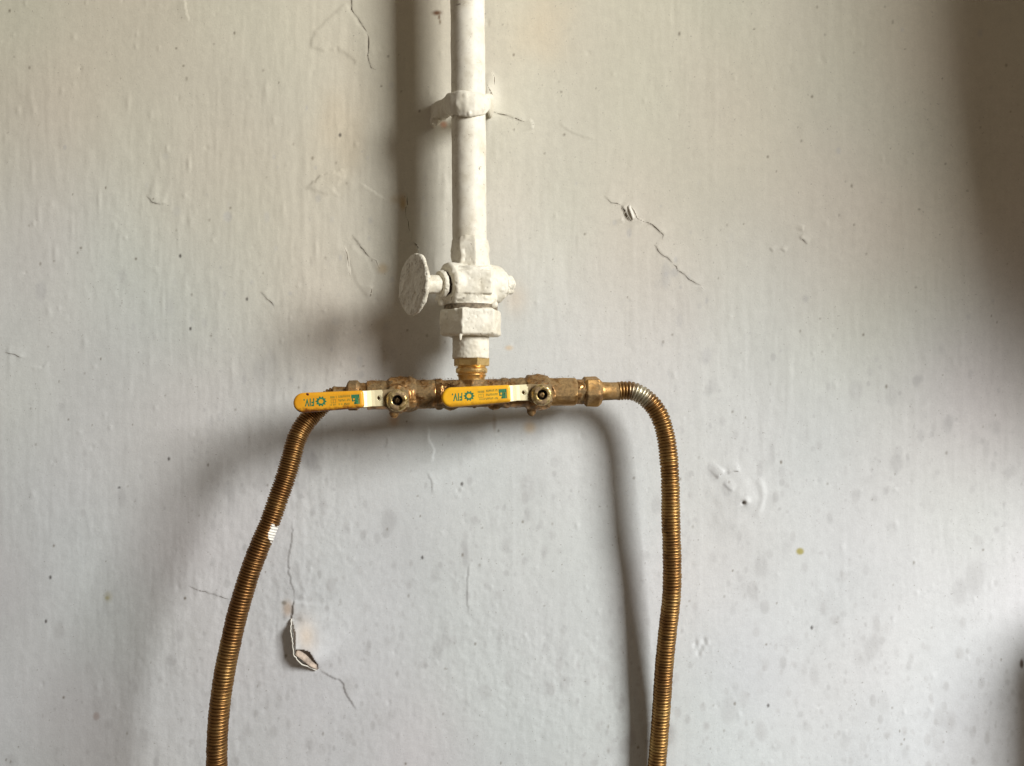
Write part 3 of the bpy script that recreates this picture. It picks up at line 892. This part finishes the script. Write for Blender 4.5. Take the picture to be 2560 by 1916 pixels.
def text_mesh(body, size):
    cu = bpy.data.curves.new('t', 'FONT'); cu.body = body; cu.size = size; cu.offset = size * 0.038; cu.space_character = 1.12; cu.shear = 0.12
    o = bpy.data.objects.new('t', cu); COL.objects.link(o)
    me = bpy.data.meshes.new_from_object(o.evaluated_get(bpy.context.evaluated_depsgraph_get()))
    bpy.data.objects.remove(o); bpy.data.curves.remove(cu)
    return me

def set_grime(me, fn):
    a = me.color_attributes.new('grime', 'FLOAT_COLOR', 'POINT')
    v = np.array([fn(Vector(c.tolist())) for c in get_co(me)], np.float32)
    a.data.foreach_set('color', np.stack([v, v, v, np.ones_like(v)], -1).ravel())

def ball_valve(xb0, xb1, xe0, xe1, xs, ys, slope, label, seed, end_mat, dirt, seg_end):
    """xb = ball chamber columns, xe = body end columns, (xs, ys) = spindle in the photo"""
    base = A((xb0 + xb1) / 2)
    v = thing('ball_valve', label, 'ball valve', base, 'brass ball valves with yellow levers')
    sh = Sh()
    run(sh, [(xe0, 34), (xe0 + 2, 36.5), (xb0 - 6, 36.5), (xb0 - 5, 36), (xb1, 36)])
    run(sh, [(xb0 - 6, 37), (xb0, 43), (xb0 + 6, 44.5), (xb1 - 6, 44.5), (xb1 + 4, 42), (xb1 + 12, 37)], 40)
    q0 = A(xs)
    off = W(xs, ys, -q0.y) - q0; off = VU * off.dot(VU)
    q0 = q0 + off * 0.3
    sh.cyl(q0, q0 + NF * 0.0145, 0.0080, 0.0070, 28)
    sh.ball(A(xb0 + 10) + VU * (-RP(xb0, 47)), 0.0022, (1.3, 1, 1.3))
    fused('chamber', sh, M_BRASS_DUSTY, v, 0.0005, 2, DUST, seed)
    sh = Sh(); run(sh, [(xb1 + 8, 34), (xb1 + 10, 36.5), (xe1 - 5, 36.5), (xe1, 34)], seg_end, 0.26)
    fused('end_socket', sh, end_mat, v, 0.0005, 1, [(200, 0.00018, 0)] if seg_end == 8 else DUST, seed + 1)
    # lever: local frame with the lever pointing along -X of the photo, slightly drooping
    N0 = A(xs); sp = q0 + NF * 0.0140
    dist_d = -sp.y
    sp = W(xs, ys, dist_d)
    LX = (U * -1 + VU * (-math.tan(math.radians(slope)))).normalized()
    LY = NF.cross(LX).normalized()
    if LY.z < 0: LY = -LY
    def L(x, y, h): return sp + LX * x + LY * y + NF * h
    s = S(dist_d + 0.008)
    # pressed plate, stepping outwards to the grip
    prof = [(-6.6e-3, 0.0), (6.0e-3, 0.0), (7.8e-3, 0.0004), (13.0e-3, 0.0010), (15.0e-3, 0.0014), (17.5e-3, 0.0034), (20.5e-3, 0.0048), (60 * 4.0 * s, 0.0050)]
    wid = [5.2e-3, 5.6e-3, 4.9e-3, 4.8e-3, 4.75e-3, 4.8e-3, 4.85e-3, 4.2e-3]
    cy = [0.6e-3, 1.2e-3, 1.9e-3, 2.0e-3, 2.1e-3, 2.0e-3, 2.0e-3, 1.6e-3]
    th = 0.0018
    bm = bmesh.new(); rows = []
    for (x, h), w, c in zip(prof, wid, cy):
        rows.append([bm.verts.new(L(x, c + a * w, h + b)) for a, b in ((-1, 0), (1, 0), (1, th), (-1, th))])
    for a, b in zip(rows[:-1], rows[1:]):
        for k in range(4):
            bm.faces.new((a[k], a[(k + 1) % 4], b[(k + 1) % 4], b[k]))
    bm.faces.new(rows[0]); bm.faces.new(rows[-1][::-1])
    bmesh.ops.recalc_face_normals(bm, faces=bm.faces)
    me = bpy.data.meshes.new('lever_plate'); bm.to_mesh(me); bm.free()
    tmp = bpy.data.objects.new('tmp', me); COL.objects.link(tmp)
    c = Sh().cyl(L(10.4e-3, 2.0e-3, -0.004), L(10.4e-3, 2.0e-3, 0.010), 0.00135, None, 20).mesh('cut')
    cut = bpy.data.objects.new('cut', c); COL.objects.link(cut)
    bmod = tmp.modifiers.new('b', 'BOOLEAN'); bmod.object = cut; bmod.operation = 'DIFFERENCE'
    bv = tmp.modifiers.new('v', 'BEVEL'); bv.width = 0.0003; bv.segments = 2
    sd = tmp.modifiers.new('d', 'SUBSURF'); sd.subdivision_type = 'SIMPLE'; sd.levels = 3
    res = bpy.data.meshes.new_from_object(tmp.evaluated_get(bpy.context.evaluated_depsgraph_get()))
    bpy.data.objects.remove(tmp); bpy.data.objects.remove(cut)
    res.name = 'lever_plate'
    set_grime(res, lambda p: max(0.0, min(1.0, (9.6e-3 - (p - sp).dot(LX)) / 2.5e-3 + 0.12)))
    new_mesh_obj('lever_plate', res, M_PLATE, v)
    # yellow dipped grip
    x0, x1 = 19.2e-3, 19.2e-3 + 172 * s
    hw0, hw1 = 22.0 * s, 25.0 * s
    cyl_c = lambda x: 2.0e-3 + (x - x0) * 0.0
    out = [L(x0, cyl_c(x0) - hw0, 0.0020), L(x0, cyl_c(x0) + hw0, 0.0020)]
    nseg = 14
    top = []
    for i in range(1, 6):
        x = x0 + (x1 - hw1 - x0) * i / 6; w = hw0 + (hw1 - hw0) * i / 6
        out.append(L(x, cyl_c(x) + w, 0.0020))
    for i in range(nseg + 1):
        a = math.pi / 2 - math.pi * i / nseg
        out.append(L(x1 - hw1 + hw1 * math.cos(a), cyl_c(x1) + hw1 * math.sin(a), 0.0020))
    for i in range(5, 0, -1):
        x = x0 + (x1 - hw1 - x0) * i / 6; w = hw0 + (hw1 - hw0) * i / 6
        out.append(L(x, cyl_c(x) - w, 0.0020))
    gt = 0.0062
    sh = Sh().prism(out, NF * gt)
    me = sh.mesh('grip')
    tmp = bpy.data.objects.new('tmp', me); COL.objects.link(tmp)
    bv = tmp.modifiers.new('v', 'BEVEL'); bv.width = 0.0016; bv.segments = 4; bv.limit_method = 'ANGLE'; bv.angle_limit = math.radians(50)
    rm = tmp.modifiers.new('r', 'REMESH'); rm.mode = 'VOXEL'; rm.voxel_size = 0.00035
    sm = tmp.modifiers.new('s', 'SMOOTH'); sm.iterations = 4
    res = bpy.data.meshes.new_from_object(tmp.evaluated_get(bpy.context.evaluated_depsgraph_get()))
    bpy.data.objects.remove(tmp); res.name = 'grip'; shade_smooth(res)
    set_grime(res, lambda p: max(0.0, min(1.0, ((-(p - sp).dot(LY) + 2.0e-3) / hw1 - 0.10) * 1.35)) + 0.5 * max(0.0, ((p - sp).dot(LX) - (x1 - 0.0015)) / 0.002)
              + 0.25 * max(0.0, ((p - sp).dot(LY) - 2.0e-3) / hw1 - 0.7))
    grip = new_mesh_obj('grip', res, mat_sleeve('yellow_grip_%d' % int(seed), dirt), v)
    gf = 0.0020 + gt + 0.00003
    def face(xp, yp, lift=0.0): return L(x0 + xp * s, cyl_c(0) + yp * s, gf + lift)   # px from grip's inner end / above its middle
    # printing reads upside down: gear mark, three-letter name, small lines, square mark
    tm = text_mesh('FIV.', 1.0)
    c0 = get_co(tm); mn, mx = c0.min(0), c0.max(0)
    q = (c0 - mn) / (mx - mn + 1e-9)
    newco = []
    for a in q:
        # glyphs turned half a turn: their left end lies towards the spindle
        newco.append(face(120 + 26 * float(a[0]), 10 - 19.5 * float(a[1]))[:])
    tm.vertices.foreach_set('co', np.array(newco, np.float32).ravel()); tm.update(); tm.name = 'lettering'
    new_mesh_obj('lettering', tm, M_PRINT, grip)
    # gear ring
    vs, fs = [], []; nt = 10; steps = nt * 4
    for i in range(steps):
        a = 2 * math.pi * i / steps; ro = 12.6 if (i % 4) < 2 else 9.8
        for r in (5.4, ro): vs.append(face(104 + r * 1.08 * math.cos(a), 1 + r * math.sin(a)))
    for i in range(steps):
        j = (i + 1) % steps; fs.append((2 * i, 2 * i + 1, 2 * j + 1, 2 * j))
    me = bpy.data.meshes.new('gear_mark'); me.from_pydata(vs, [], fs); me.update(); new_mesh_obj('gear_mark', me, M_PRINT, grip)
    # blurred small print: rows of little strokes
    r = random.Random(int(seed)); vs, fs = [], []
    def stroke(xa, ya, w, h):
        b = len(vs)
        for (a, bq) in ((0, 0), (w, 0), (w, h), (0, h)): vs.append(face(xa + a, ya + bq))
        fs.append((b, b + 1, b + 2, b + 3))
    for row, (yy, hh) in enumerate(((7.5, 5.5), (-2.0, 5.5), (-11.5, 5.0))):
        x = 33.0
        while x < 62:
            w = r.uniform(1.2, 2.6)
            if r.random() < 0.86:
                if r.random() < 0.5: stroke(x, yy, w * 0.55, hh)
                else:
                    stroke(x, yy + r.choice((0, hh * 0.6)), w, hh * 0.4); stroke(x, yy, w * 0.4, hh)
            x += w + 0.5
    x = 66.0
    while x < 82:
        w = r.uniform(1.5, 2.6)
        if r.random() < 0.85: stroke(x, 6.5, w * 0.7, 5.5)
        if r.random() < 0.6: stroke(x, -11.5, w * 0.5, 4.5)
        x += w + 0.6
    for yy in (-5.0, 3.0): stroke(68, yy, 12, 0.8)
    for xx in (68, 74, 79.4): stroke(xx, -5, 0.8, 8)
    me = bpy.data.meshes.new('small_print'); me.from_pydata(vs, [], fs); me.update(); new_mesh_obj('small_print', me, M_PRINT_SMALL, grip)
    # square mark with cut-outs
    vs, fs = [], []
    stroke(10, 3.8, 20, 9); stroke(13, -11, 9, 14.6); stroke(21, -4, 8, 3); stroke(10, -11, 2.4, 14.6); stroke(20, -11, 4, 5); stroke(26, -1, 3, 4.6)
    me = bpy.data.meshes.new('square_mark'); me.from_pydata(vs, [], fs); me.update(); new_mesh_obj('square_mark', me, M_PRINT, grip)
    if dirt > 0.8:
        sh = Sh().ball(face(136, 19.5, -0.0003), 4.4 * s, (1, 0.3, 0.9), 14)
        plain('dirt_spot', sh, mat_simple('dark_red_spot', (0.10, 0.012, 0.008), 0.5), grip)
    # spindle nut: domed washer with a deep socket and the spindle's bright tip
    sh = Sh()
    h0 = 0.0018
    pr = [(h0, 0.0062), (h0 + 0.0008, 0.0066), (h0 + 0.0026, 0.0066), (h0 + 0.0040, 0.0056), (h0 + 0.0044, 0.0047), (h0 + 0.0044, 0.0034), (h0 + 0.0042, 0.00305), (h0 + 0.0012, 0.0028)]
    sh.lathe(sp, NF, pr, 40)
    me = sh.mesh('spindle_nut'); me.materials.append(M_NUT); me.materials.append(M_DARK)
    shade_smooth(me)
    lumpy(me, [(500, 0.00025, 0)], seed)
    ob = bpy.data.objects.new('spindle_nut', me); COL.objects.link(ob)
    me.transform(Matrix.Translation(-root_world(v))); ob.parent = v
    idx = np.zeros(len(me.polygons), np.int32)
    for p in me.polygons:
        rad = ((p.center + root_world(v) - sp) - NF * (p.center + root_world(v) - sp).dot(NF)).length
        if rad < 0.0031: idx[p.index] = 1  # socket faces near black, the shade of its depth put into the colour
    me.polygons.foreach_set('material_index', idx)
    sh = Sh().lathe(sp, NF, [(0.0015, 0.0021), (0.0040, 0.0020), (0.0050, 0.0013), (0.0052, 0.0004)], 20)
    plain('spindle', sh, M_SPINDLE, ob)
    lint(v, [(xe0, xb0, 37), (xb0, xb1, 45), (xb1, xe1, 37)], 520 if seg_end != 8 else 300, int(seed) + 3)
    return v

M_SPINDLE = mat_brass('spindle_brass', base=(0.35, 0.22, 0.09), dark=(0.05, 0.03, 0.015), dust_amt=0.3, rough=0.25)
ball_valve(975, 1030, 918, 1092, 994, 1001, 2.6, 'brass ball valve with stained yellow lever, red-brown spot near its tip', 31.0, M_BRASS_DUSTY, 1.0, 36)
ball_valve(1318, 1362, 1272, 1440, 1352, 987, 2.8, 'brass ball valve with clean yellow lever lying across the tee', 52.0, M_BRASS_COPPER, 0.45, 8)

# ------------------------------------------------------------------ corrugated hoses
def catmull(pts, n):
    P = [Vector(p) for p in pts]; out = []
    P = [P[0] * 2 - P[1]] + P + [P[-1] * 2 - P[-2]]
    for i in range(1, len(P) - 2):
        for k in range(n):
            t = k / n
            a, b, c, d = P[i - 1], P[i], P[i + 1], P[i + 2]
            out.append(0.5 * ((2 * b) + (c - a) * t + (2 * a - 5 * b + 4 * c - d) * t * t + (3 * b - a - 3 * c + d) * t ** 3))
    out.append(P[-2]); return out

def corrugated(name, pts, R, pitch, mat, parent, seed):
    line = catmull(pts, 40)
    cum = [0.0]
    for a, b in zip(line[:-1], line[1:]): cum.append(cum[-1] + (b - a).length)
    def at(s):
        s = min(max(s, 0), cum[-1] - 1e-6)
        lo, hi = 0, len(cum) - 1
        while hi - lo > 1:
            m = (lo + hi) // 2
            if cum[m] <= s: lo = m
            else: hi = m
        t = (s - cum[lo]) / (cum[hi] - cum[lo]); return line[lo].lerp(line[hi], t)
    r = random.Random(seed); seg = 28; vs, fs = [], []
    prof = [(0.0, -0.0010), (0.07, -0.00072), (0.18, -0.00030), (0.33, -0.00006), (0.5, 0.0), (0.67, -0.00006), (0.82, -0.00030), (0.93, -0.00072)]
    s = 0.0; rings = []; up = Vector((0, 1, 0))
    while s < cum[-1] - 0.003:
        p = pitch(s) * r.uniform(0.93, 1.07); j = r.uniform(-0.00014, 0.00014); tl = Vector((r.gauss(0, .02), r.gauss(0, .02), r.gauss(0, .02)))
        for ph, dr in prof:
            ss = s + ph * p
            c = at(ss); d = (at(ss + 0.001) - at(ss - 0.001)).normalized() + tl
            d.normalize()
            u = up.cross(d).normalized(); v = d.cross(u)
            rings.append([c + (u * math.cos(2 * math.pi * k / seg) + v * math.sin(2 * math.pi * k / seg)) * (R + dr + j) for k in range(seg)])
        s += p
    for ring in rings: vs += [tuple(q) for q in ring]
    for i in range(len(rings) - 1):
        for k in range(seg):
            k2 = (k + 1) % seg
            fs.append((i * seg + k, i * seg + k2, (i + 1) * seg + k2, (i + 1) * seg + k))
    me = bpy.data.meshes.new(name); me.from_pydata(vs, [], fs); me.update(); shade_smooth(me)
    return new_mesh_obj(name, me, mat, parent)

def hose_fitting(h, thread, nut, ferrule, mat, seed):
    sh = Sh(); run(sh, [(thread[0], 31), (thread[1], 31)])
    fused('thread', sh, M_BRASS_DUSTY, h, 0.0005, 1, [(400, 0.0004, 0), (900, 0.0003, 0)], seed)
    a, b = nut; m = 6
    sh = Sh(); p0 = A(a)
    prof = [((A(p) - p0).length, RP(p, r)) for p, r in ((a, 34), (a + 5, 40), (b - 9, 40), (b, 32))]
    sh.lathe(p0, U, prof, 6, math.radians(12), Vector((0, 0, 1)))
    fused('hexagon_nut', sh, mat, h, 0.0004, 2, [(200, 0.00022, 0)], seed + 2)
    sh = Sh(); run(sh, [(ferrule[0], 24.5), (ferrule[0] + 8, 23), (ferrule[1] - 6, 22), (ferrule[1], 23.5)])
    fused('ferrule', sh, mat, h, 0.0004, 1, [(200, 0.0002, 0)], seed + 3)

hr = thing('gas_hose', 'corrugated brass hose bending down from a bare hexagon nut and ferrule', 'hose', A(1480), 'corrugated brass gas hoses')
hose_fitting(hr, (1434, 1462), (1458, 1502), (1500, 1549), M_BRASS_COPPER, 61.0)
rp = [(1543, 978, .0253), (1562, 977, .0250), (1583, 979, .0250), (1606, 990, .0252), (1628, 1009, .0256), (1646, 1035, .026), (1658, 1066, .0265), (1667, 1106, .027),
      (1673, 1160, .0275), (1676, 1220, .027), (1677, 1300, .026), (1680, 1393, .024), (1679, 1486, .022), (1669, 1579, .0185), (1660, 1672, .0155), (1654, 1765, .0130), (1647, 1858, .0115), (1641, 1930, .011),
      (1628, 2080, .011), (1622, 2300, .012), (1625, 2700, .02)]
mh_r = mat_hose('hose_brass_worn', [(tuple(W(1604, 985, 0.031)), (75, 75, 75), (0.56, 0.52, 0.40), 0.22)])
corrugated('corrugated_tube', [W(*p) for p in rp], 0.00595, lambda q: 0.00205, mh_r, hr, 4)

hl = thing('gas_hose', 'corrugated brass hose with a white paint splash, hanging from behind the stained lever', 'hose', A(880), 'corrugated brass gas hoses')
hose_fitting(hl, (896, 924), (868, 902), (834, 870), M_BRASS_DUSTY, 71.0)
lp = [(842, 990, .0458), (826, 996, .0462), (806, 1012, .047), (782, 1036, .049), (758, 1066, .052), (740, 1102, .055), (727, 1150, .058), (712, 1200, .060), (696, 1245, .062), (677, 1300, .064),
      (651, 1362, .066), (627, 1425, .067), (608, 1485, .068), (591, 1545, .068), (577, 1607, .068), (564, 1668, .068), (554, 1730, .068), (547, 1790, .068), (543, 1852, .067), (542, 1930, .066),
      (545, 2080, .064), (560, 2300, .06), (580, 2700, .055)]
mh_l = mat_hose('hose_brass_splashed', [(tuple(W(684, 1340, 0.069)), (175, 60, 85), (0.82, 0.80, 0.75), 0.04)], 1.0)
corrugated('corrugated_tube', [W(*p) for p in lp], 0.00595, lambda q: 0.00145 + 0.0005 * min(1, max(0, (q - 0.05) / 0.14)), mh_l, hl, 9)
